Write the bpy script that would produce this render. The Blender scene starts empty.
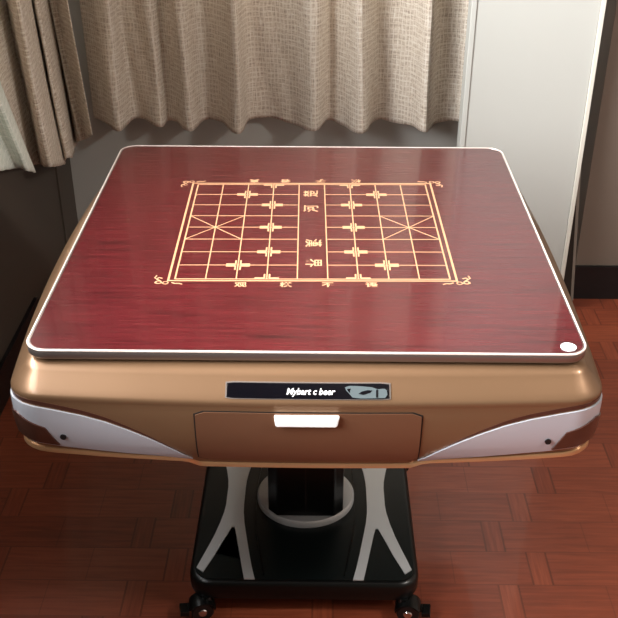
import bpy, bmesh, math, random
from mathutils import Vector, Matrix
random.seed(4)
S = bpy.context.scene
COL = S.collection
PI = math.pi

# ---------------------------------------------------------------- camera frame
CAMP = Vector((0.0199, -1.7376, 1.6160)); FPX = 968.95
AX = Vector((0.9999192, 0.01252049, 0.00219752)).normalized()
AU = Vector((-0.00823296, 0.50614093, 0.86241149)).normalized()
AF = AX.cross(AU) * -1.0
def ray(px, py): return AF + AX*((px-309)/FPX) - AU*((py-309)/FPX)
def onz(px, py, z):
    d = ray(px, py); return CAMP + d*((z-CAMP.z)/d.z)
def ony(px, py, y):
    d = ray(px, py); return CAMP + d*((y-CAMP.y)/d.y)
def onx(px, py, x):
    d = ray(px, py); return CAMP + d*((x-CAMP.x)/d.x)

# ---------------------------------------------------------------- materials
def srgb(r, g, b):
    f = lambda c: (c/255/12.92) if c/255 <= .04045 else ((c/255+.055)/1.055)**2.4
    return (f(r), f(g), f(b), 1)
def mat(name, col, rough=.5, metal=0, coat=0, bump=0, bscale=200, var=0, vscale=20, spec=None):
    m = bpy.data.materials.new(name); m.use_nodes = True
    nt = m.node_tree; b = nt.nodes['Principled BSDF']
    b.inputs['Base Color'].default_value = col
    b.inputs['Roughness'].default_value = rough
    b.inputs['Metallic'].default_value = metal
    b.inputs['Coat Weight'].default_value = coat
    if spec is not None: b.inputs['Specular IOR Level'].default_value = spec
    tc = nt.nodes.new('ShaderNodeTexCoord')
    if bump:
        n = nt.nodes.new('ShaderNodeTexNoise'); n.inputs['Scale'].default_value = bscale
        nt.links.new(tc.outputs['Object'], n.inputs['Vector'])
        bp = nt.nodes.new('ShaderNodeBump'); bp.inputs['Strength'].default_value = bump; bp.inputs['Distance'].default_value = .002
        nt.links.new(n.outputs['Fac'], bp.inputs['Height']); nt.links.new(bp.outputs['Normal'], b.inputs['Normal'])
    if var:
        n = nt.nodes.new('ShaderNodeTexNoise'); n.inputs['Scale'].default_value = vscale; n.inputs['Detail'].default_value = 4
        nt.links.new(tc.outputs['Object'], n.inputs['Vector'])
        mx = nt.nodes.new('ShaderNodeMix'); mx.data_type = 'RGBA'
        mx.inputs['A'].default_value = tuple(c*(1-var) for c in col[:3])+(1,)
        mx.inputs['B'].default_value = tuple(min(1, c*(1+var)) for c in col[:3])+(1,)
        nt.links.new(n.outputs['Fac'], mx.inputs['Factor']); nt.links.new(mx.outputs['Result'], b.inputs['Base Color'])
    return m
def N(nt, t, **kw):
    n = nt.nodes.new(t)
    for k, v in kw.items(): setattr(n, k, v)
    return n
def M(nt, op, a, b=None, c=None):
    n = nt.nodes.new('ShaderNodeMath'); n.operation = op
    for i, v in enumerate((a, b, c)):
        if v is None: continue
        if isinstance(v, (int, float)): n.inputs[i].default_value = v
        else: nt.links.new(v, n.inputs[i])
    return n.outputs[0]
def ramp(nt, fac, stops):
    r = nt.nodes.new('ShaderNodeValToRGB'); e = r.color_ramp.elements
    while len(e) < len(stops): e.new(.5)
    for el, (p, c) in zip(e, stops): el.position = p; el.color = c
    nt.links.new(fac, r.inputs[0]); return r.outputs[0]
def mixc(nt, f, a, b, blend='MIX'):
    n = nt.nodes.new('ShaderNodeMix'); n.data_type = 'RGBA'; n.blend_type = blend
    for k, v in (('Factor', f), ('A', a), ('B', b)):
        if isinstance(v, (int, float, tuple)): n.inputs[k].default_value = v
        else: nt.links.new(v, n.inputs[k])
    return n.outputs['Result']

def wood_red():
    m = mat('mahogany_laminate', srgb(122, 22, 42), .2, coat=.6); nt = m.node_tree; b = nt.nodes['Principled BSDF']
    b.inputs['Coat Roughness'].default_value = .07
    tc = N(nt, 'ShaderNodeTexCoord'); mp = N(nt, 'ShaderNodeMapping'); mp.inputs['Scale'].default_value = (2.2, 40, 1)
    nt.links.new(tc.outputs['Object'], mp.inputs['Vector'])
    w = N(nt, 'ShaderNodeTexNoise'); w.inputs['Scale'].default_value = 3; w.inputs['Detail'].default_value = 8; w.inputs['Distortion'].default_value = .8
    nt.links.new(mp.outputs[0], w.inputs['Vector'])
    mp2 = N(nt, 'ShaderNodeMapping'); mp2.inputs['Scale'].default_value = (6, 240, 1)
    nt.links.new(tc.outputs['Object'], mp2.inputs['Vector'])
    w2 = N(nt, 'ShaderNodeTexNoise'); w2.inputs['Scale'].default_value = 2; w2.inputs['Detail'].default_value = 4
    nt.links.new(mp2.outputs[0], w2.inputs['Vector'])
    f = M(nt, 'ADD', M(nt, 'MULTIPLY', w.outputs['Fac'], .6), M(nt, 'MULTIPLY', w2.outputs['Fac'], .4))
    c = ramp(nt, f, [(.34, srgb(44, 6, 10)), (.46, srgb(66, 11, 17)), (.60, srgb(78, 17, 22))])
    nt.links.new(c, b.inputs['Base Color'])
    r = M(nt, 'ADD', M(nt, 'MULTIPLY', w2.outputs['Fac'], .12), .20); nt.links.new(r, b.inputs['Roughness'])
    bp = N(nt, 'ShaderNodeBump'); bp.inputs['Strength'].default_value = .06; bp.inputs['Distance'].default_value = .001
    nt.links.new(f, bp.inputs['Height']); nt.links.new(bp.outputs['Normal'], b.inputs['Normal'])
    return m

def floor_mat():
    m = mat('parquet_floor', srgb(130, 62, 38), .3, coat=.15); nt = m.node_tree; b = nt.nodes['Principled BSDF']
    tc = N(nt, 'ShaderNodeTexCoord'); sp = N(nt, 'ShaderNodeSeparateXYZ'); nt.links.new(tc.outputs['Object'], sp.inputs[0])
    X, Y = sp.outputs[0], sp.outputs[1]
    P = .1015
    v = M(nt, 'DIVIDE', M(nt, 'SUBTRACT', Y, .015), P); k = M(nt, 'FLOOR', v); fy = M(nt, 'FRACT', v)
    # strips walk left by .075 a row and jump back every third row
    j = M(nt, 'FLOOR', M(nt, 'DIVIDE', M(nt, 'ADD', k, 1.01), 3.0))
    off = M(nt, 'SUBTRACT', M(nt, 'MULTIPLY', k, .079), M(nt, 'MULTIPLY', j, -.02))
    off = M(nt, 'ADD', off, M(nt, 'MULTIPLY', M(nt, 'FRACT', M(nt, 'MULTIPLY', j, .37)), .3))
    per = .412
    u = M(nt, 'DIVIDE', M(nt, 'SUBTRACT', M(nt, 'SUBTRACT', X, .49), off), per)
    cu = M(nt, 'FLOOR', u); fu = M(nt, 'MULTIPLY', M(nt, 'FRACT', u), per)
    strip = M(nt, 'LESS_THAN', fu, .046)
    def line(x, at, w): return M(nt, 'LESS_THAN', M(nt, 'ABSOLUTE', M(nt, 'SUBTRACT', x, at)), w)
    ln = M(nt, 'MAXIMUM', line(fu, .002, .0022), line(fu, .046, .0022))
    ln = M(nt, 'MAXIMUM', ln, M(nt, 'MULTIPLY', line(fu, .24, .0012), .6))
    ly = M(nt, 'MAXIMUM', line(fy, .01, .014), M(nt, 'MULTIPLY', M(nt, 'MULTIPLY', line(fy, .5, .008), M(nt, 'SUBTRACT', 1, strip)), .35))
    ln = M(nt, 'MAXIMUM', ln, M(nt, 'MULTIPLY', ly, .75))
    cmb = N(nt, 'ShaderNodeCombineXYZ'); nt.links.new(cu, cmb.inputs[0]); nt.links.new(k, cmb.inputs[1]); nt.links.new(strip, cmb.inputs[2])
    wn = N(nt, 'ShaderNodeTexWhiteNoise'); nt.links.new(cmb.outputs[0], wn.inputs['Vector'])
    mp = N(nt, 'ShaderNodeMapping'); mp.inputs['Scale'].default_value = (5, 70, 1); nt.links.new(tc.outputs['Object'], mp.inputs['Vector'])
    g = N(nt, 'ShaderNodeTexNoise'); g.inputs['Scale'].default_value = 1.5; g.inputs['Detail'].default_value = 6; g.inputs['Distortion'].default_value = .6
    nt.links.new(mp.outputs[0], g.inputs['Vector'])
    mp2 = N(nt, 'ShaderNodeMapping'); mp2.inputs['Scale'].default_value = (90, 6, 1); nt.links.new(tc.outputs['Object'], mp2.inputs['Vector'])
    g2 = N(nt, 'ShaderNodeTexNoise'); g2.inputs['Scale'].default_value = 1.5; g2.inputs['Detail'].default_value = 4
    nt.links.new(mp2.outputs[0], g2.inputs['Vector'])
    gg = M(nt, 'ADD', M(nt, 'MULTIPLY', g.outputs['Fac'], M(nt, 'SUBTRACT', 1, strip)), M(nt, 'MULTIPLY', g2.outputs['Fac'], strip))
    f = M(nt, 'ADD', M(nt, 'MULTIPLY', gg, .75), M(nt, 'MULTIPLY', wn.outputs[0], .25))
    c = ramp(nt, f, [(.25, srgb(112, 52, 34)), (.5, srgb(136, 66, 44)), (.75, srgb(156, 80, 54))])
    c = mixc(nt, M(nt, 'MULTIPLY', ln, .48), c, srgb(50, 20, 12))
    nt.links.new(c, b.inputs['Base Color'])
    bp = N(nt, 'ShaderNodeBump'); bp.inputs['Strength'].default_value = .15; bp.inputs['Distance'].default_value = .001; bp.invert = True
    nt.links.new(ln, bp.inputs['Height']); nt.links.new(bp.outputs['Normal'], b.inputs['Normal'])
    return m

def fabric(name, c1, c2, c3):
    m = mat(name, c2, .9, spec=.1); nt = m.node_tree; b = nt.nodes['Principled BSDF']
    uv = N(nt, 'ShaderNodeUVMap')
    def st(sx, sy, d=2, off=0):
        mp = N(nt, 'ShaderNodeMapping'); mp.inputs['Scale'].default_value = (sx, sy, 1); mp.inputs['Location'].default_value = (off, off, 0)
        nt.links.new(uv.outputs[0], mp.inputs['Vector'])
        n = N(nt, 'ShaderNodeTexNoise'); n.inputs['Scale'].default_value = 1; n.inputs['Detail'].default_value = d
        nt.links.new(mp.outputs[0], n.inputs['Vector']); return n.outputs['Fac']
    sp = N(nt, 'ShaderNodeSeparateXYZ'); nt.links.new(uv.outputs[0], sp.inputs[0])
    # woven windowpane blocks about 12 mm wide
    bu = M(nt, 'FRACT', M(nt, 'ADD', M(nt, 'MULTIPLY', sp.outputs[0], 72), M(nt, 'MULTIPLY', st(6, 30), .8)))
    bv = M(nt, 'FRACT', M(nt, 'ADD', M(nt, 'MULTIPLY', sp.outputs[1], 60), M(nt, 'MULTIPLY', st(30, 6, 2, 5), .8)))
    lu = M(nt, 'LESS_THAN', bu, .28); lv = M(nt, 'LESS_THAN', bv, .28)
    grid = M(nt, 'MAXIMUM', lu, lv)
    th = M(nt, 'ADD', M(nt, 'MULTIPLY', st(400, 25), .5), M(nt, 'MULTIPLY', st(25, 400, 2, 3), .5))
    f = M(nt, 'ADD', M(nt, 'MULTIPLY', th, .8), M(nt, 'MULTIPLY', grid, .085))
    c = ramp(nt, f, [(.30, c1), (.43, c2), (.58, c3)])
    nt.links.new(c, b.inputs['Base Color'])
    tr = N(nt, 'ShaderNodeBsdfTranslucent'); nt.links.new(c, tr.inputs[0])
    ms = N(nt, 'ShaderNodeMixShader'); ms.inputs[0].default_value = .12
    out = nt.nodes['Material Output']
    nt.links.new(b.outputs[0], ms.inputs[1]); nt.links.new(tr.outputs[0], ms.inputs[2]); nt.links.new(ms.outputs[0], out.inputs[0])
    bp = N(nt, 'ShaderNodeBump'); bp.inputs['Strength'].default_value = .35; bp.inputs['Distance'].default_value = .002
    nt.links.new(f, bp.inputs['Height']); nt.links.new(bp.outputs['Normal'], b.inputs['Normal'])
    return m

WOOD = wood_red(); FLOOR = floor_mat()
CURT = fabric('curtain_linen', srgb(182, 165, 148), srgb(232, 221, 206), srgb(252, 247, 238))
LINING = fabric('glow_toned_lining', srgb(206, 214, 206), srgb(232, 238, 230), srgb(248, 250, 245))  # backlight glow put into the lining colour as a paler tone
GOLD = mat('bronze_gold_paint', srgb(132, 102, 76), .36, .5, coat=.25, bump=.02, bscale=300, var=.05, vscale=6)
GOLDR = mat('lit_toned_gold_rim', srgb(205, 160, 118), .28, .6, coat=.4)  # same gold as the body, with its lit tone put into the colour
DRAW = mat('bronze_drawer_paint', srgb(128, 92, 70), .36, .5, coat=.3, var=.05, vscale=5)
SILV = mat('brushed_silver', srgb(196, 201, 212), .34, .35, coat=.3, bump=.03, bscale=400)
ALU = mat('aluminium_trim', srgb(215, 205, 200), .25, .9)
BASES = mat('brushed_base_steel', srgb(208, 212, 214), .36, .35, bump=.05, bscale=500)
DBROWN = mat('dark_bronze_plastic', srgb(80, 48, 38), .3, .3, coat=.3)
BLACK = mat('gloss_black', srgb(8, 10, 10), .3, spec=.35)
BLACK2 = mat('black_top_plate', srgb(10, 18, 18), .36, spec=.4, bump=.02, bscale=600)
RUBBER = mat('black_rubber', srgb(16, 14, 15), .45)
GAP = mat('dark_gasket', srgb(22, 16, 14), .6)
GLASSBLK = mat('smoked_display', srgb(8, 8, 14), .12, coat=.5)
PRINT = mat('gold_print', srgb(190, 148, 112), .35, .1)
WHITEP = mat('white_lettering', srgb(235, 235, 235), .4)
EMBL = mat('emblem_grey', srgb(104, 116, 120), .35, .4)
CHROME = mat('chrome', srgb(225, 225, 228), .12, 1)
HANDLE = mat('glare_white_handle', srgb(250, 252, 252), .3)  # specular white of the handle put into its base colour
ALUD = mat('dull_aluminium', srgb(150, 140, 136), .3, .85)
BEAD = mat('pale_edge_bead', srgb(228, 214, 206), .35, .3)
STICK = mat('pale_sticker', srgb(214, 226, 230), .4)
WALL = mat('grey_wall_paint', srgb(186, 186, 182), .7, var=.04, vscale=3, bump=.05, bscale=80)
WALLL = mat('shade_toned_wall_left', srgb(80, 72, 64), .6, var=.06, vscale=4)  # base darkened to stand in for shade on the unlit window wall
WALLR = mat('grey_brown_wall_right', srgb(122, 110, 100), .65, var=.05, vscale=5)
WHITEW = mat('offwhite_plaster', srgb(136, 130, 122), .8)
PANEL = mat('pale_grey_panel', srgb(178, 180, 176), .45, var=.02, vscale=4)
PANELE = mat('panel_edge_strip', srgb(206, 204, 194), .4)
BBLK = mat('black_baseboard', srgb(14, 14, 17), .4)
DARKB = mat('dark_board_laminate', srgb(40, 38, 34), .5)
GREYE = mat('grey_edge_band', srgb(140, 134, 126), .5)
WINF = mat('window_frame_white', srgb(225, 225, 222), .4)

# ---------------------------------------------------------------- mesh helpers
def build(name, bm, m, parent=None, smooth=False, bevel=0, kind=None, label=None):
    me = bpy.data.meshes.new(name); bmesh.ops.recalc_face_normals(bm, faces=bm.faces[:]) if smooth is not None else None
    bm.to_mesh(me); bm.free()
    me.materials.append(m)
    o = bpy.data.objects.new(name, me); COL.objects.link(o)
    if parent: o.parent = parent
    if smooth:
        for p in me.polygons: p.use_smooth = True
        try: me.set_sharp_from_angle(angle=math.radians(40))
        except Exception: pass
    if bevel:
        b = o.modifiers.new('b', 'BEVEL'); b.width = bevel; b.segments = 3; b.limit_method = 'ANGLE'
    if kind: o['kind'] = kind
    if label: o['label'] = label
    return o
def thing(name, label, cat, loc=(0, 0, 0)):
    o = bpy.data.objects.new(name, None); COL.objects.link(o); o.location = loc
    o['label'] = label; o['category'] = cat; return o
def box(bm, x0, x1, y0, y1, z0, z1, mtx=None):
    vs = [bm.verts.new((x, y, z)) for x in (x0, x1) for y in (y0, y1) for z in (z0, z1)]
    if mtx:
        for v in vs: v.co = mtx @ v.co
    for f in ((0,1,3,2),(4,6,7,5),(0,4,5,1),(2,3,7,6),(0,2,6,4),(1,5,7,3)): bm.faces.new([vs[i] for i in f])
def newbox(name, m, x0, x1, y0, y1, z0, z1, **kw):
    bm = bmesh.new(); box(bm, x0, x1, y0, y1, z0, z1); return build(name, bm, m, **kw)
def prism(bm, pts, z0, z1):           # pts: ccw list of (x,y) extruded in z
    a = [bm.verts.new((x, y, z0)) for x, y in pts]; b = [bm.verts.new((x, y, z1)) for x, y in pts]
    n = len(pts); bm.faces.new(a[::-1]); bm.faces.new(b)
    for i in range(n): bm.faces.new((a[i], a[(i+1) % n], b[(i+1) % n], b[i]))
def rrect(hx, hy, r, n=8, cx=0, cy=0):
    p = []
    for q, (sx, sy) in enumerate(((1, 1), (-1, 1), (-1, -1), (1, -1))):
        for i in range(n+1):
            a = q*PI/2 + i/n*PI/2
            p.append((cx+sx*(hx-r)+r*math.cos(a), cy+sy*(hy-r)+r*math.sin(a)))
    return p
def loft(bm, rings, cap0=True, cap1=True):
    R = [[bm.verts.new(p) for p in r] for r in rings]
    n = len(R[0])
    for a, b in zip(R, R[1:]):
        for i in range(n): bm.faces.new((a[i], a[(i+1) % n], b[(i+1) % n], b[i]))
    if cap0: bm.faces.new(R[0][::-1])
    if cap1: bm.faces.new(R[-1])
    return R
def cyl(bm, c, axis, r, h, n=24, r2=None):
    r2 = r if r2 is None else r2
    q = Vector(axis).to_track_quat('Z', 'Y').to_matrix().to_4x4(); q.translation = Vector(c)
    loft(bm, [[q @ Vector((rr*math.cos(2*PI*i/n), rr*math.sin(2*PI*i/n), zz)) for i in range(n)] for rr, zz in ((r, -h/2), (r2, h/2))])
def text_into(bm, txt, mtx, size, shear=0, extrude=.0003, bold=0, font=None, box_w=None):
    cu = bpy.data.curves.new('lettering', 'FONT'); cu.body = txt; cu.size = size; cu.align_x = 'CENTER'; cu.align_y = 'CENTER'
    cu.shear = shear; cu.extrude = extrude; cu.offset = bold; cu.resolution_u = 3
    to = bpy.data.objects.new('lettering', cu); COL.objects.link(to)
    dg = bpy.context.evaluated_depsgraph_get(); dg.update()
    me = bpy.data.meshes.new_from_object(to.evaluated_get(dg))
    if box_w and len(me.vertices):
        w = max(v.co.x for v in me.vertices) - min(v.co.x for v in me.vertices)
        me.transform(Matrix.Diagonal((box_w/w, 1, 1, 1)))
    me.transform(mtx); bm.from_mesh(me)
    bpy.data.objects.remove(to); bpy.data.curves.remove(cu); bpy.data.meshes.remove(me)

# ---------------------------------------------------------------- the room
XL, XR, YF, YB, H = -.87, 2.5, -3.2, 1.5, 2.6
newbox('floor', FLOOR, XL-.1, XR+.1, YF-.1, YB+.1, -.05, 0, kind='structure')
newbox('ceiling', WHITEW, XL-.1, XR+.1, YF-.1, YB+.1, H, H+.05, kind='structure')
bm = bmesh.new()
QX0, QX1, QZ0, QZ1 = -.50, .42, .80, 2.1      # added window behind the back curtain, to brighten the cloth
box(bm, XL, QX0, YB, YB+.1, 0, H); box(bm, QX1, XR, YB, YB+.1, 0, H); box(bm, QX0, QX1, YB, YB+.1, 0, QZ0); box(bm, QX0, QX1, YB, YB+.1, QZ1, H)
build('wall_back', bm, WALL, kind='structure')
bm = bmesh.new()
for a, b_, c, d in ((QX0, QX1, QZ0, QZ0+.05), (QX0, QX1, QZ1-.05, QZ1), (QX0, QX0+.05, QZ0+.05, QZ1-.05), (QX1-.05, QX1, QZ0+.05, QZ1-.05)):
    box(bm, a, b_, YB+.03, YB+.08, c, d)
wb = build('added_back_window', bm, WINF, kind='structure')  # frame of the added window, hidden by the curtain
newbox('wall_front', WHITEW, XL, XR, YF-.1, YF, 0, H, kind='structure')
newbox('wall_right', WALLR, XR, XR+.1, YF-.1, YB+.1, 0, H, kind='structure')
# right pier that stands forward of the back wall
newbox('wall_pier', WALLR, .868, XR, 1.11, YB, 0, H, kind='structure')
# left wall with the window that lights the room
WY0, WY1, WZ0, WZ1 = -1.45, .78, 1.05, 2.3
bm = bmesh.new()
box(bm, XL-.1, XL, YF, WY0, 0, H); box(bm, XL-.1, XL, WY1, YB+.1, 0, H)
box(bm, XL-.1, XL, WY0, WY1, 0, WZ0); box(bm, XL-.1, XL, WY0, WY1, WZ1, H)
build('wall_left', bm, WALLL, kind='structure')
bm = bmesh.new()
for a, b_, c, d in ((WY0, WY1, WZ0, WZ0+.05), (WY0, WY1, WZ1-.05, WZ1), (WY0, WY0+.05, WZ0+.05, WZ1-.05), (WY1-.05, WY1, WZ0+.05, WZ1-.05), (-.36, -.31, WZ0+.05, WZ1-.05)):
    box(bm, XL-.08, XL-.03, a, b_, c, d)
wf = build('window_1', bm, WINF, kind='structure')
G = bpy.data.materials.new('window_glass'); G.use_nodes = True
gb = G.node_tree.nodes['Principled BSDF']; gb.inputs['Transmission Weight'].default_value = 1; gb.inputs['Roughness'].default_value = 0; gb.inputs['IOR'].default_value = 1.45
newbox('pane', G, QX0+.05, QX1-.05, YB+.054, YB+.058, QZ0+.05, QZ1-.05, parent=wb)
newbox('pane', G, XL-.058, XL-.054, WY0+.05, WY1-.05, WZ0+.05, WZ1-.05, parent=wf)
newbox('baseboard_left', BBLK, XL, XL+.012, YF, onx(37, 293, XL+.012).y, 0, .112, kind='structure')
newbox('baseboard_right', BBLK, .868, XR, 1.098, 1.11, 0, .121, kind='structure')
# vertical joints: corner strip left, seam in the back wall beside the panel
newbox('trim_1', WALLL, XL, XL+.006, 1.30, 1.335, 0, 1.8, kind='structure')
p = ony(461, 140, 1.495); newbox('trim_2', GAP, p.x-.002, p.x+.002, 1.497, 1.5, .112, 1.2, kind='structure')

# ---------------------------------------------------------------- tall pale panel (cabinet side) and leaning board
cab = thing('tall_cabinet', 'tall narrow pale grey cabinet against the wall right of the back curtain', 'cabinet', (.62, 1.03, 0))
def rel(o, t):                       # build in world space, then hang under an Empty
    o.parent = t; o.matrix_parent_inverse = Matrix.Translation(t.location).inverted(); return o
rel(newbox('body', PANEL, .440, .801, 1.012, 1.085, .0, 2.2), cab)
rel(newbox('door', PANEL, .451, .792, 1.0, 1.0105, .03, 2.195, bevel=.002), cab)
o = rel(newbox('edge_trim', PANELE, .792, .805, .994, 1.012, .0, 2.2, bevel=.002), cab)
rel(newbox('edge_trim', PANEL, .436, .451, .996, 1.012, .0, 2.2, bevel=.002), cab)
# leaning dark board
a0, a1 = ony(571.5, 303, 1.094), ony(577.5, 205, 1.094)
def alongz(z): t = (z-a0.z)/(a1.z-a0.z); return a0.x+(a1.x-a0.x)*t
lb = thing('leaning_board', 'dark narrow board with grey edge leaning between cabinet and right wall', 'board', (.84, 1.094, 0))
bm = bmesh.new()
zt = .55
for y0, y1 in ((1.088, 1.097),):
    q = [(alongz(0)-.055, 0), (alongz(0)-.006, 0), (alongz(zt)-.006, zt), (alongz(zt)-.055, zt)]
    A = [bm.verts.new((x, y0, z)) for x, z in q]; B = [bm.verts.new((x, y1, z)) for x, z in q]
    bm.faces.new(A); bm.faces.new(B[::-1])
    for i in range(4): bm.faces.new((A[i], B[i], B[(i+1) % 4], A[(i+1) % 4]))
rel(build('board', bm, DARKB), lb)
bm = bmesh.new()
q = [(alongz(0)-.006, 0), (alongz(0)+.003, 0), (alongz(zt)+.003, zt), (alongz(zt)-.006, zt)]
A = [bm.verts.new((x, 1.086, z)) for x, z in q]; B = [bm.verts.new((x, 1.0975, z)) for x, z in q]
bm.faces.new(A); bm.faces.new(B[::-1])
for i in range(4): bm.faces.new((A[i], B[i], B[(i+1) % 4], A[(i+1) % 4]))
rel(build('edge_band', bm, GREYE), lb)

# ---------------------------------------------------------------- curtains
def catmull(P, n):
    out = []
    Q = [P[0]] + list(P) + [P[-1]]
    for i in range(1, len(Q)-2):
        p0, p1, p2, p3 = Q[i-1:i+3]
        for k in range(n):
            t = k/n
            out.append(tuple(.5*((2*b)+(c-a)*t+(2*a-5*b+4*c-d)*t*t+(3*b-a-3*c+d)*t**3) for a, b, c, d in zip(p0, p1, p2, p3)))
    out.append(tuple(P[-1])); return out
def cloth(name, bottom, top, ztop, m, seg=10, rows=48, wob=.003, parent=None):
    """bottom, top: matching lists of 3-D points; above the top list the cloth goes straight up"""
    B = catmull(bottom, seg); T = catmull(top, seg)
    bm = bmesh.new(); uvl = bm.loops.layers.uv.new('UVMap')
    L = [0]
    for i in range(1, len(B)): L.append(L[-1]+(Vector(B[i])-Vector(B[i-1])).length)
    grid = []
    for i in range(len(B)):
        b = Vector(B[i]); t = Vector(T[i]); d = (t-b); col = []
        zm = t.z
        for r in range(rows+1):
            z = b.z + (ztop-b.z)*(r/rows)**1.25
            s = min((z-b.z)/(zm-b.z), 1.0)
            p = b + d*s; p.z = z
            ph = L[i]*38
            p.x += wob*math.sin(z*9+ph)*.5; p.y += wob*math.sin(z*13+ph*1.7)
            v = bm.verts.new(p); col.append((v, L[i], z))
        grid.append(col)
    for i in range(len(B)-1):
        for r in range(rows):
            c = [grid[i][r], grid[i+1][r], grid[i+1][r+1], grid[i][r+1]]
            f = bm.faces.new([q[0] for q in c])
            for lp, q in zip(f.loops, c): lp[uvl].uv = (q[1], q[2])
    o = build(name, bm, m, parent=parent, smooth=True)
    so = o.modifiers.new('thick', 'SOLIDIFY'); so.thickness = .003
    return o
def strip_hem(bottom, seg, m, parent): pass

HZ = .500
pl = [(96, 1.44), (105, 1.39), (119, 1.335), (133, 1.43), (146, 1.415), (160, 1.37), (168, 1.42), (178, 1.39), (190, 1.335), (205, 1.425), (222, 1.40), (238, 1.315), (250, 1.43),
      (272, 1.44), (296, 1.40), (315, 1.33), (328, 1.425), (345, 1.39), (362, 1.31), (376, 1.43), (392, 1.43), (410, 1.39), (426, 1.315), (434, 1.42), (452, 1.435), (473, 1.375)]
bot = []; top = []
for i, (px, y) in enumerate(pl):
    y += (y-1.38)*.08; b = ony(px, 126, y); bot.append((b.x, y, HZ+.006*math.sin(i*2.1)))
    ym = 1.40+(y-1.40)*.8
    top.append((b.x-.01+.012*math.sin(i*1.3), ym, 1.3))
c1 = cloth('curtain', bot, top, 2.2, CURT, seg=8)
c1['label'] = 'wide beige woven curtain hanging in deep folds along the back wall'; c1['category'] = 'curtain'

# left curtain: (hem px, hem py, x), (top px at y=5)
lc = [((93, 135), -.73, 68), ((86, 139), -.78, 58), ((80, 141), -.80, 50), ((75, 145), -.845, 46), ((72, 157), -.79, 41), ((67, 158), -.79, 36), ((65, 163), -.82, 33),
      ((62, 165), -.80, 29), ((52, 167), -.765, 20), ((45, 166), -.79, 12), ((40, 164), -.835, 6), ((28, 166), -.84, -8), ((14, 168), -.83, -24), ((-4, 171), -.80, -44), ((-20, 175), -.80, -60)]
bot = []; top = []
for (px, py), x, tx in lc:
    b = onx(px, py, x); bot.append(tuple(b))
    t = ony(tx, 5, b.y); t.x = max(t.x, -.862); top.append(tuple(t))
c2 = cloth('curtain', bot, top, 2.2, CURT, seg=8, wob=.003)
c2['label'] = 'beige woven curtain bunched against the left wall by the corner'; c2['category'] = 'curtain'
# lining swinging out in front of it, paled as if light came through
ll = [((35, 173), -.72, -2), ((29, 171), -.70, -9), ((22, 168), -.72, -18), ((12, 169), -.74, -30), ((0, 171), -.72, -44), ((-14, 173), -.75, -60)]
bot = []; top = []
for (px, py), x, tx in ll:
    b = onx(px, py, x); bot.append(tuple(b))
    t = ony(tx, 80, b.y); t.x = max(t.x, -.84); top.append(tuple(t))
c3 = cloth('glow_toned_lining', bot, top, 2.1, LINING, seg=8, wob=.002)
c3['label'] = 'small corner of curtain lining at the far left edge, paled as if backlit'; c3['category'] = 'curtain'

# ---------------------------------------------------------------- mahjong table: body
tb = thing('mahjong_table', 'bronze gold automatic mahjong table body with silver corner inlays on a black base', 'table')
HH, RC = .483, .055
HS = HH-RC; HT = HS+RC*PI/4           # straight half length, plus half the corner arc
def outline(side, l, inset):
    s = 1 if l >= 0 else -1; a = abs(l)
    if a <= HS:
        p = Vector((l, -HH-(.013, .013, .013, .022)[side % 4]*(1-(l/HS)**2), 0)); n = Vector((.08*l/HS, -1, 0)).normalized()
    else:
        th = (a-HS)/RC
        n = Vector((s*math.sin(th), -math.cos(th), 0)); p = Vector((s*HS, -HS, 0)) + n*RC
    p = p - n*inset
    return Matrix.Rotation(side*PI/2, 3, 'Z') @ p, Matrix.Rotation(side*PI/2, 3, 'Z') @ n
def interp(tab, x):
    if x <= tab[0][0]: return tab[0][1]
    for (a, b), (c, d) in zip(tab, tab[1:]):
        if x <= c:
            return b+(d-b)*(x-a)/(c-a)
    return tab[-1][1]
INS = [(.56, .030), (.575, .024), (.59, .016), (.60, .011), (.62, .005), (.64, .002), (.66, .0005), (.69, .0), (.703, .001), (.709, .0), (.714, .0005), (.72, .0045), (.73, .013), (.742, .0235), (.750, .030), (.756, .040)]
def inset(z): return interp(INS, z)
ZB = [(0, .567), (.176, .567), (.188, .575), (.197, .583), (.25, .586), (.33, .590), (.42, .597), (.467, .603)]
def zb(l): return interp(ZB, abs(l))
def surf(side, l, z, off=0):
    p, n = outline(side, l, inset(z)-off); p.z = z; return p
ls = sorted(set([round(-HT+i*2*HT/64, 5) for i in range(64)] + [-.172, -.178, -.184, -.194, .172, .178, .184, .194]))
ls = [l for l in ls if l < HT-.001]
zs0 = [.756, .750, .746, .742, .736, .73, .725, .72, .717, .714, .7115, .709, .706, .703, .69, .675, .66, .65, .64, .63, .62, .61]
def ringpts(fn): return [fn(sd, l) for sd in range(4) for l in ls]
rings = [ringpts(lambda s, l: surf(s, l, z)) for z in zs0]
for f in (.66, .33, 0): rings.append(ringpts(lambda s, l: surf(s, l, zb(l)+(.608-zb(l))*f)))
def deep(z, ins):
    def fn(s, l):
        p, n = outline(s, l, ins); p.z = z; return p
    return fn
rings.append(ringpts(lambda s, l: deep(zb(l)+.004, .06)(s, l)))
rings.append(ringpts(deep(.61, .12)))
rings.insert(0, ringpts(deep(.758, .06)))
bm = bmesh.new(); loft(bm, rings)
build('body', bm, GOLD, parent=tb, smooth=True)

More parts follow.
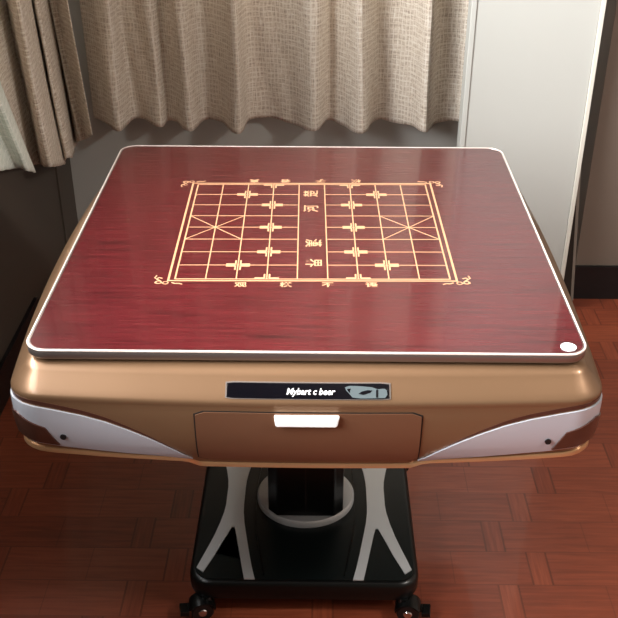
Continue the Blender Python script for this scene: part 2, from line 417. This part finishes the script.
def band(name, side, l0, l1, lo, hi, off, m, parent=tb, n=40, rows=8, back=.004, label=None):
    """shell that follows the body between two curves z=lo(l) and z=hi(l), l running along the rim and round corners"""
    bm = bmesh.new(); F = []; Bk = []
    for i in range(n+1):
        l = l0+(l1-l0)*i/n
        s, ll_ = side, l
        if l > HT: s, ll_ = side+1, l-2*HT
        if l < -HT: s, ll_ = side-1, l+2*HT
        a, b = lo(abs(ll_)), hi(abs(ll_))
        if b-a < .0008: b = a+.0008
        F.append([bm.verts.new(surf(s, ll_, a+(b-a)*r/rows, off)) for r in range(rows+1)])
        Bk.append([bm.verts.new(surf(s, ll_, a+(b-a)*r/rows, -back)) for r in range(rows+1)])
    for i in range(n):
        for r in range(rows):
            bm.faces.new((F[i][r], F[i+1][r], F[i+1][r+1], F[i][r+1])); bm.faces.new((Bk[i][r], Bk[i][r+1], Bk[i+1][r+1], Bk[i+1][r]))
        bm.faces.new((F[i][0], Bk[i][0], Bk[i+1][0], F[i+1][0])); bm.faces.new((F[i][rows], F[i+1][rows], Bk[i+1][rows], Bk[i][rows]))
    for k in (0, n):
        for r in range(rows): bm.faces.new((F[k][r], F[k][r+1], Bk[k][r+1], Bk[k][r]))
    return build(name, bm, m, parent=parent, smooth=True, label=label)
TOPC = [(.187, .587), (.198, .596), (.209, .606), (.232, .623), (.254, .637), (.285, .653), (.32, .668), (.36, .680), (.404, .689), (.44, .695), (.467, .697)]
BOTC = [(.187, .586), (.22, .592), (.26, .597), (.33, .604), (.40, .612), (.44, .619), (.467, .624)]
tC = lambda l: interp(TOPC, l)+.001; bC = lambda l: interp(BOTC, l)
for side in range(4):
    cn = band('silver_inlay', side, .187, 2*HT-.187, bC, tC, .003, SILV, n=72, label='silver leaf shaped corner inlay')
    lt = band('corner_lens', side, .403, 2*HT-.403, lambda l: bC(l)+.004, lambda l: min(bC(l)+.004+max(0, (l-.403))*1.9, bC(l)+.038+(l-.42)*.25), .0055, DBROWN, parent=cn, n=30, back=-.002, label='dark bronze lens set in the inlay')
    for sg in (1, -1):
        s2, l2 = (side, .394) if sg == 1 else (side+1, -.394)
        p, n_ = outline(s2, l2, inset(.636)-.0035); p.z = .636
        bm = bmesh.new(); cyl(bm, p, n_, .0052, .004, 20); build('screw_hole', bm, RUBBER, parent=cn, smooth=True)
    # dark groove sweeping above the inlay
    band('groove', side, .196, 2*HT-.196, lambda l: tC(l)+.0005+.002*min(1, (l-.19)/.1), lambda l: tC(l)+.0015+.0085*min(1, (l-.19)/.15), .0008, DBROWN, n=64, rows=2)
# gold rim along the bottom edge of the body, coloured as if lit
bm = bmesh.new()
prof = [(-.012, .002), (-.0045, .0015), (.0008, .003), (.0015, .007), (.0, .011), (-.006, .0125)]
rows_ = []
for dx, dz in prof: rows_.append(ringpts(lambda s, l: (lambda p: Vector((p.x, p.y, zb(l)-.004+dz)))(outline(s, l, inset(zb(l)+.004)-.003-dx)[0])))
R = loft(bm, rows_, False, False); n = len(R[0])
for i in range(n): bm.faces.new((R[-1][i], R[-1][(i+1) % n], R[0][(i+1) % n], R[0][i]))
build('bottom_rim', bm, GOLDR, parent=tb, smooth=True, label='gold rim coloured as if lit')

# drawer (front)
dr = None
def facegrid(l0, l1, z0, z1, r, off, back, n=24, rows=10):
    """rounded-corner panel following the front of the body"""
    bm = bmesh.new()
    pts = rrect((l1-l0)/2, (z1-z0)/2, r, 5, (l0+l1)/2, (z0+z1)/2)
    F = [bm.verts.new(surf(0, x, z, off)) for x, z in pts]; B = [bm.verts.new(surf(0, x, z, -back)) for x, z in pts]
    bm.faces.new(F[::-1]); bm.faces.new(B)
    for i in range(len(pts)): bm.faces.new((F[i], F[(i+1) % len(pts)], B[(i+1) % len(pts)], B[i]))
    return bm
def facestrip(l0, l1, z0, z1, off, back, m, name, parent, cham=.006, nx=24, nz=8, label=None):
    bm = bmesh.new(); F = []; B = []
    for i in range(nx+1):
        l = l0+(l1-l0)*i/nx; e = min(l-l0, l1-l); c = max(0, cham-e)
        F.append([bm.verts.new(surf(0, l, z0+c+(z1-z0-2*c)*j/nz, off)) for j in range(nz+1)])
        B.append([bm.verts.new(surf(0, l, z0+c+(z1-z0-2*c)*j/nz, -back)) for j in range(nz+1)])
    for i in range(nx):
        for j in range(nz):
            bm.faces.new((F[i][j], F[i+1][j], F[i+1][j+1], F[i][j+1])); bm.faces.new((B[i][j], B[i][j+1], B[i+1][j+1], B[i+1][j]))
        bm.faces.new((F[i][0], B[i][0], B[i+1][0], F[i+1][0])); bm.faces.new((F[i][nz], F[i+1][nz], B[i+1][nz], B[i][nz]))
    for k in (0, nx):
        for j in range(nz): bm.faces.new((F[k][j], F[k][j+1], B[k][j+1], B[k][j]))
    return build(name, bm, m, parent=parent, smooth=True, label=label)
facestrip(-.178, .188, .5845, .6970, .0006, .003, GAP, 'drawer_gap', tb, label='dark shadow gap around the drawer')
dr = facestrip(-.1755, .1855, .587, .6950, .0022, .003, DRAW, 'drawer', tb, label='bronze drawer front')
# handle
bm = bmesh.new()
def hb(x0, x1, z0, z1, y0, y1): box(bm, x0, x1, y0, y1, z0, z1)
pts = [(-.047, .675), (-.044, .673), (.049, .673), (.052, .676), (.055, .6925), (-.049, .6925)]
A = [bm.verts.new((x, -.5045, z)) for x, z in pts]; B = [bm.verts.new((x, -.490, z)) for x, z in pts]
bm.faces.new(A); bm.faces.new(B[::-1])
for i in range(len(pts)): bm.faces.new((A[i], B[i], B[(i+1) % len(pts)], A[(i+1) % len(pts)]))
build('handle', bm, HANDLE, parent=dr, bevel=.002, label='white pull handle with its highlight in the colour')

# black name strip on the sloping upper face
st_ = facestrip(-.1265, .1355, .7195, .7405, .0012, .004, ALU, 'name_strip_frame', tb, cham=.001)
stp = facestrip(-.1240, .1330, .7207, .7393, .0018, .004, GLASSBLK, 'name_strip', tb, cham=.001, label='glossy black name strip')
# lettering lies on the strip
def slope_frame(l, z, off):
    p = surf(0, l, z, off); pz = surf(0, l, z+.004, off); px_ = surf(0, l+.004, z, off)
    up = (pz-p).normalized(); rx = (px_-p).normalized(); nn = rx.cross(up).normalized(); up = nn.cross(rx)
    return Matrix(((rx.x, up.x, nn.x, p.x), (rx.y, up.y, nn.y, p.y), (rx.z, up.z, nn.z, p.z), (0, 0, 0, 1)))
bm = bmesh.new()
text_into(bm, 'Mybart c beer', slope_frame(.008, .7300, .0034), .0145, shear=.25, bold=.0003, box_w=.077)
build('lettering', bm, WHITEP, parent=stp, label='white italic lettering')
# grey swoosh emblem at the right end of the strip
bm = bmesh.new(); F_ = slope_frame(.096, .7300, .0030) @ Matrix.Diagonal((1, .74, 1, 1))
def flat(bm, pts, F, h=.0006, z=0):
    A = [bm.verts.new(F @ Vector((x, y, z))) for x, y in pts]; B = [bm.verts.new(F @ Vector((x, y, z+h))) for x, y in pts]
    bm.faces.new(A[::-1]); bm.faces.new(B)
    for i in range(len(pts)): bm.faces.new((A[i], A[(i+1) % len(pts)], B[(i+1) % len(pts)], B[i]))
flat(bm, [(-.033, .010), (-.031, .003), (-.026, -.004), (-.021, -.012), (-.008, -.014), (.012, -.0135), (.030, -.013), (.034, -.006), (.033, .004), (.030, .007), (.018, .006), (.010, .010), (-.004, .012), (-.018, .013), (-.026, .013)], F_)
em = build('emblem', bm, EMBL, parent=stp, label='grey swoosh emblem')
bm = bmesh.new()
flat(bm, [(-.012, -.004), (-.004, -.006), (.006, -.002), (.010, .003), (.003, .004), (-.006, .001)], F_, .0004, .0007)
flat(bm, [(.016, -.012), (.019, -.012), (.019, .005), (.016, .005)], F_, .0004, .0007)
flat(bm, [(-.030, .006), (-.024, .0075), (-.026, -.002), (-.028, .002)], F_, .0004, .0007)
build('emblem_mark', bm, GLASSBLK, parent=stp, label='dark marks inside the emblem')

# pedestal, ring and base
bm = bmesh.new()
def oct_(hx, hy, c, cx, cy): return [(cx+hx, cy-hy+c), (cx+hx, cy+hy-c), (cx+hx-c, cy+hy), (cx-hx+c, cy+hy), (cx-hx, cy+hy-c), (cx-hx, cy-hy+c), (cx-hx+c, cy-hy), (cx+hx-c, cy-hy)]
loft(bm, [[(x, y, z) for x, y in oct_(h, h, .02, -.005, -.018)] for z, h in ((.118, .084), (.30, .084), (.305, .079), (.62, .079))])
cm = build('column', bm, BLACK, parent=tb, bevel=.003)
bm = bmesh.new(); box(bm, -.0065, -.0035, -.1035, -.1015, .13, .30); build('column_seam', bm, GAP, parent=cm)
BX, BY = -.006, -.018
bm = bmesh.new()
n = 64
def ell(rx, ry, z): return [(BX+rx*math.cos(2*PI*i/n), BY+ry*math.sin(2*PI*i/n), z) for i in range(n)]
loft(bm, [ell(.112, .104, .100), ell(.112, .104, .111), ell(.108, .100, .1165), ell(.070, .066, .1185)])
build('column_collar', bm, BASES, parent=tb, smooth=True, label='brushed steel collar')
hx, hy = .243, .268
def rr3(dx, z, r=.045): return [(x, y, z) for x, y in rrect(hx-dx, hy-dx, r, 8, BX, BY)]
bm = bmesh.new(); loft(bm, [rr3(.012, .048), rr3(.002, .052), rr3(0, .060), rr3(0, .088), rr3(.004, .096), rr3(.010, .099)])
bs = build('base', bm, BLACK, parent=tb, smooth=True)
bm = bmesh.new(); loft(bm, [rr3(.011, .0975, .036), rr3(.011, .1010, .036)])
build('top_plate', bm, BLACK2, parent=bs)
# X shaped steel inlays
for sx in (-1, 1):
    cx = -.167 if sx < 0 else .155
    # half arm path: waist -> front ends, mirrored to the back
    bm = bmesh.new(); f = -sx
    # s = outward direction (away from the column)
    o_ = sx
    def P(u, v): return (cx+o_*u, BY+v)
    def side_pts(vs):
        outer = [(.021, 0), (.021, -.03), (.023, -.055), (.029, -.09), (.038, -.13), (.048, -.165), (.058, -.198), (.067, -.228)]
        oin = [(.052, -.240), (.042, -.215), (.030, -.185), (.018, -.15), (.008, -.122), (.002, -.105)]
        iin = [(-.004, -.105), (-.009, -.125), (-.016, -.16), (-.024, -.20), (-.031, -.235), (-.036, -.258)]
        inner = [(-.058, -.258), (-.050, -.225), (-.041, -.18), (-.032, -.13), (-.025, -.09), (-.021, -.055), (-.020, -.03), (-.020, 0)]
        return outer, oin, iin, inner
    outer, oin, iin, inner = side_pts(0)
    pts = outer+oin+iin+inner
    back = [(u, -v) for u, v in reversed(pts)][1:-1]
    allp = [P(u, v) for u, v in pts+back]
    if sx < 0: pass
    A = [bm.verts.new((x, y, .1)) for x, y in allp]; B = [bm.verts.new((x, y, .1032)) for x, y in allp]
    fa = bm.faces.new(A); fb = bm.faces.new(B)
    for i in range(len(allp)): bm.faces.new((A[i], A[(i+1) % len(allp)], B[(i+1) % len(allp)], B[i]))
    bmesh.ops.triangulate(bm, faces=[fa, fb])
    build('steel_inlay', bm, BASES, parent=bs, label='brushed steel X inlay')
    # fine raised arc beside the inlay
    bm = bmesh.new()
    arc = [(-.046, 0), (-.047, -.05), (-.052, -.10), (-.060, -.15), (-.068, -.20), (-.076, -.245)]
    arc = [(u, -v) for u, v in reversed(arc)][:-1]+arc
    wv = .0015
    for (u0, v0), (u1, v1) in zip(arc, arc[1:]):
        a, b, c, d = P(u0-wv, v0), P(u0+wv, v0), P(u1+wv, v1), P(u1-wv, v1)
        for q in ((a, b, c, d),):
            lo = [bm.verts.new((x, y, .1005)) for x, y in q]; hi = [bm.verts.new((x, y, .1035)) for x, y in q]
            bm.faces.new(lo); bm.faces.new(hi)
            for i in range(4): bm.faces.new((lo[i], lo[(i+1) % 4], hi[(i+1) % 4], hi[i]))
    build('raised_arc', bm, BLACK, parent=bs)
# casters
def caster(x, y, ang):
    c = bpy.data.objects.new('caster', None); COL.objects.link(c); c.parent = tb; c.location = (x, y, 0); c.rotation_euler = (0, 0, ang)
    bm = bmesh.new()
    # hooded fork: half-round cover over two wheels, rolling along local x
    rr, w = .027, .019
    prof_ = [(rr*math.cos(a), .026+rr*math.sin(a)) for a in [PI*.02+i/12*PI*.85 for i in range(13)]]
    prof_ += [(-.012, .030), (-.006, .020), (.010, .018)]
    A = [bm.verts.new((px_-.012, -.004, pz)) for px_, pz in prof_]; B = [bm.verts.new((px_-.012, .004, pz)) for px_, pz in prof_]
    bm.faces.new(A[::-1]); bm.faces.new(B)
    for i in range(len(prof_)): bm.faces.new((A[i], A[(i+1) % len(prof_)], B[(i+1) % len(prof_)], B[i]))
    # curved hood shell
    H0 = []; 
    for a in [PI*.05+i/14*PI*.8 for i in range(15)]:
        H0.append([Vector((-.012+rd*math.cos(a), yy, .024+rd*math.sin(a))) for rd, yy in ((.0255, -w), (.0275, -w), (.029, -.010), (.029, .010), (.0275, w), (.0255, w))])
    V = [[bm.verts.new(p) for p in r] for r in H0]
    for a, b in zip(V, V[1:]):
        for i in range(6): bm.faces.new((a[i], a[(i+1) % 6], b[(i+1) % 6], b[i]))
    bm.faces.new(V[0]); bm.faces.new(V[-1][::-1])
    cyl(bm, (.0, 0, .046), (0, 0, 1), .010, .024, 20)
    build('fork', bm, BLACK, parent=c, smooth=True)
    for s in (-1, 1):
        bm = bmesh.new(); n_ = 28
        rg = []
        for rad, yy in ((.014, .004), (.022, .004), (.024, .0065), (.024, .0145), (.022, .017), (.014, .017)):
            rg.append([(-.012+rad*math.cos(2*PI*i/n_), s*yy, .024+rad*math.sin(2*PI*i/n_)) for i in range(n_)])
        loft(bm, rg); wh = build('wheel', bm, RUBBER, parent=c, smooth=True)
        bm = bmesh.new(); cyl(bm, (-.012, s*.0175, .024), (0, s, 0), .0105, .003, 24, .008); build('hub_cap', bm, CHROME, parent=c, smooth=True, label='chrome hub cap')
    bm = bmesh.new(); [box(bm, a, b, -w_, w_, c, d, Matrix.Rotation(.15, 4, 'Y')) for a, b, w_, c, d in ((-.046, -.028, .008, .020, .030), (-.062, -.044, .014, .012, .024))]; build('brake_tab', bm, BLACK, parent=c, bevel=.001)
    return c
for x, y, a in ((BX-.205, BY-.262, math.radians(14)), (BX+.210, BY-.262, math.radians(172)), (BX-.205, BY+.225, -.6), (BX+.205, BY+.225, 2.4)): caster(x, y, a)

# ---------------------------------------------------------------- chess board top lying on the table
bd = thing('game_board_top', 'glossy dark red wood board top printed with a gold chess grid', 'board', (0, 0, .758))
def B3(h, z, r): return [(x, y, z) for x, y in rrect(h, h, r, 10)]
bm = bmesh.new(); loft(bm, [B3(.432, 0, .03), B3(.432, .006, .03)]); build('foam_pad', bm, GAP, parent=bd)
bm = bmesh.new(); loft(bm, [B3(.4455, .0055, .03), B3(.4455, .0222, .03)]); build('panel', bm, WOOD, parent=bd)
bm = bmesh.new()
R = loft(bm, [B3(.4435, .0055, .028), B3(.449, .0055, .034), B3(.4505, .008, .035), B3(.4505, .0195, .035), B3(.449, .0224, .034), B3(.4455, .0226, .031), B3(.4452, .0215, .031)], False, False)
et = build('edge_trim', bm, ALUD, parent=bd, smooth=True, label='dull aluminium edge trim')
bm = bmesh.new(); R = loft(bm, [B3(.4509, .0205, .0355), B3(.4511, .0222, .0355), B3(.4503, .0232, .035), B3(.4482, .0234, .033), B3(.4476, .0222, .032)], False, False)
build('top_bead', bm, BEAD, parent=et, smooth=True, label='pale bead along the top edge')
bm = bmesh.new(); cyl(bm, (.420, -.428, .0228), (0, 0, 1), .0125, .0014, 32); build('sticker', bm, STICK, parent=bd, smooth=True, label='round pale sticker')
# print
bm = bmesh.new(); Z0, Z1 = .0220, .0224
def seg(x0, y0, x1, y1, w):
    d = Vector((x1-x0, y1-y0)); n_ = Vector((-d.y, d.x)).normalized()*w/2
    prism(bm, [(x0-n_.x, y0-n_.y), (x1-n_.x, y1-n_.y), (x1+n_.x, y1+n_.y), (x0+n_.x, y0+n_.y)], Z0, Z1+random.random()*.00015)
CX, CY = .0080, .0030
DX, DY = .0550, .0537
gx = [CX+(i-4.5)*DX for i in range(10)]; gy = [CY+(j-4)*DY for j in range(9)]
W = .0023
for j in range(9):
    for a, b in ((0, 4), (5, 9)): seg(gx[a], gy[j], gx[b], gy[j], W)
for j in (0, 8): seg(gx[0], gy[j], gx[9], gy[j], W*1.3)
random.seed(9)
for i in range(1, 9): seg(gx[i], gy[0], gx[i], gy[8], W*1.0)
for s in (-1, 1):
    seg(CX+s*.259, CY-.2215, CX+s*.259, CY+.2215, .0040); seg(CX-.261, CY+s*.2215, CX+.261, CY+s*.2215, .0036)
    seg(CX+s*.2475, CY-.2155, CX+s*.2475, CY+.2155, .0030)
for a in (0, 7):
    seg(gx[a], gy[3], gx[a+2], gy[5], W*.9); seg(gx[a], gy[5], gx[a+2], gy[3], W*.9)
def mark(i, j):
    x, y = gx[i], gy[j]
    for sx in (-1, 1):
        for sy in (-1, 1):
            if not (-.001 < (y+sy*.006-gy[0]) and (y+sy*.006 < gy[8]+.001)): continue
            seg(x+sx*.0045, y+sy*.0035, x+sx*.0045, y+sy*.019, .0032)
            seg(x+sx*.0045, y+sy*.0038, x+sx*.022, y+sy*.0038, .0048)
for i, j in ((2, 1), (2, 7), (7, 1), (7, 7)): mark(i, j)
for i in (3, 6):
    for j in (0, 2, 4, 6, 8): mark(i, j)
# corner flourishes
def curl(cx, cy, r, a0, a1, w, n_=10):
    pr = None
    for k in range(n_+1):
        a = a0+(a1-a0)*k/n_; q = (cx+r*math.cos(a), cy+r*math.sin(a))
        if pr: seg(pr[0], pr[1], q[0], q[1], w)
        pr = q
for sx in (-1, 1):
    for sy in (-1, 1):
        ox, oy = CX+sx*.262, CY+sy*.2245
        a = 0 if sx > 0 else PI
        def loc(u, v): return (ox+sx*u*.82, oy+sy*v*.82)
        def pl_(pts, w):
            for (u0, v0), (u1, v1) in zip(pts, pts[1:]): seg(*loc(u0, v0), *loc(u1, v1), w)
        c_ = loc(.001, .006); curl(c_[0], c_[1], .005, 0, 2*PI, .002)
        pl_([(-.012, .004), (-.020, .009), (-.028, .008), (-.036, .012)], .003)
        pl_([(.008, .005), (.016, .010), (.024, .006), (.020, -.002), (.012, -.002), (.011, .004)], .0028)
        pl_([(.014, -.004), (.022, -.010), (.018, -.018), (.010, -.014)], .0028)
        pl_([(.020, -.010), (.027, -.016), (.024, -.028)], .0024)
# characters along the two long edges and in the river
def flatm(x, y, rot): return Matrix.Translation((x, y, .0222)) @ Matrix.Rotation(rot, 4, 'Z')
for ch, px, py in zip('观棋不语', (240, 285, 327, 371), (284, 285, 285, 286)):
    p = onz(px, py, .780); text_into(bm, ch, flatm(p.x, CY-.2365, 0), .0185, extrude=.0002, bold=.0004, box_w=.022)
for ch, px in zip('真君子棋', (257, 288, 323, 358)):
    p = onz(px, 179, .780); text_into(bm, ch, flatm(p.x, CY+.2365, PI), .0185, extrude=.0002, bold=.0004, box_w=.022)
for ch, py in zip('楚河漢界', (194.5, 209.5, 244, 264)):
    p = onz(313, py, .780); text_into(bm, ch, flatm(CX, p.y, PI/2 if py < 220 else -PI/2), .034, extrude=.0002, bold=.0003)
bmesh.ops.transform(bm, matrix=Matrix.Translation((CX-.0018, CY+.0042, 0)) @ Matrix.Rotation(math.radians(.75), 4, 'Z') @ Matrix.Translation((-CX, -CY, 0)), verts=bm.verts[:])
build('board_print', bm, PRINT, parent=bd, label='gold printed chess grid with characters')

# ---------------------------------------------------------------- lights
def area(name, loc, direction, sx, sy, power, col=(1, 1, 1)):
    L = bpy.data.lights.new(name, 'AREA'); L.shape = 'RECTANGLE'; L.size = sx; L.size_y = sy; L.energy = power; L.color = col
    o = bpy.data.objects.new(name, L); COL.objects.link(o); o.location = loc
    o.rotation_euler = Vector(direction).to_track_quat('-Z', 'Y').to_euler(); return o
wl = area('window_daylight', (XL+.005, (WY0+WY1)/2, (WZ0+WZ1)/2), (1, 0, -.0), 2.12, 1.14, 162, (1, .985, .96))
wl.rotation_euler = (PI/2, 0, -PI/2); wl.data.spread = math.radians(132)
area('added_back_light', (-.02, YB+.01, 1.45), (0, -1, 0), .82, 1.2, 9, (.97, .99, 1)).rotation_euler = (-PI/2, 0, 0)  # added light behind the curtain to make the cloth glow
lp = thing('added_fill_lamp', 'added round white ceiling lamp, out of view, as fill light', 'lamp', (2.0, -1.2, H))  # unseen lamp added as warm fill for the right side
bm = bmesh.new(); n = 40
loft(bm, [[(r*math.cos(2*PI*i/n), r*math.sin(2*PI*i/n), z) for i in range(n)] for r, z in ((.2, 0), (.2, -.05))]); build('housing', bm, WINF, parent=lp, smooth=True)
area('added_fill_light', (2.0, -1.2, H-.06), (-.3, .1, -1), .36, .36, 50, (1, .95, .88))  # fill light of the added lamp

w = bpy.data.worlds.new('sky'); S.world = w; w.use_nodes = True
bg = w.node_tree.nodes['Background']; bg.inputs[0].default_value = (.75, .85, 1, 1); bg.inputs[1].default_value = 1.5

# ---------------------------------------------------------------- camera
cd = bpy.data.cameras.new('camera'); cam = bpy.data.objects.new('camera', cd); COL.objects.link(cam)
cd.sensor_width = 36; cd.lens = FPX*36/618; cd.clip_start = .01
mw = Matrix((AX, AU, -AF)).transposed().to_4x4(); mw.translation = CAMP; cam.matrix_world = mw
S.camera = cam
S.view_settings.view_transform = 'Standard'; S.view_settings.look = 'None'; S.view_settings.gamma = 1
S.view_settings.use_curve_mapping = False; S.view_settings.exposure = .3
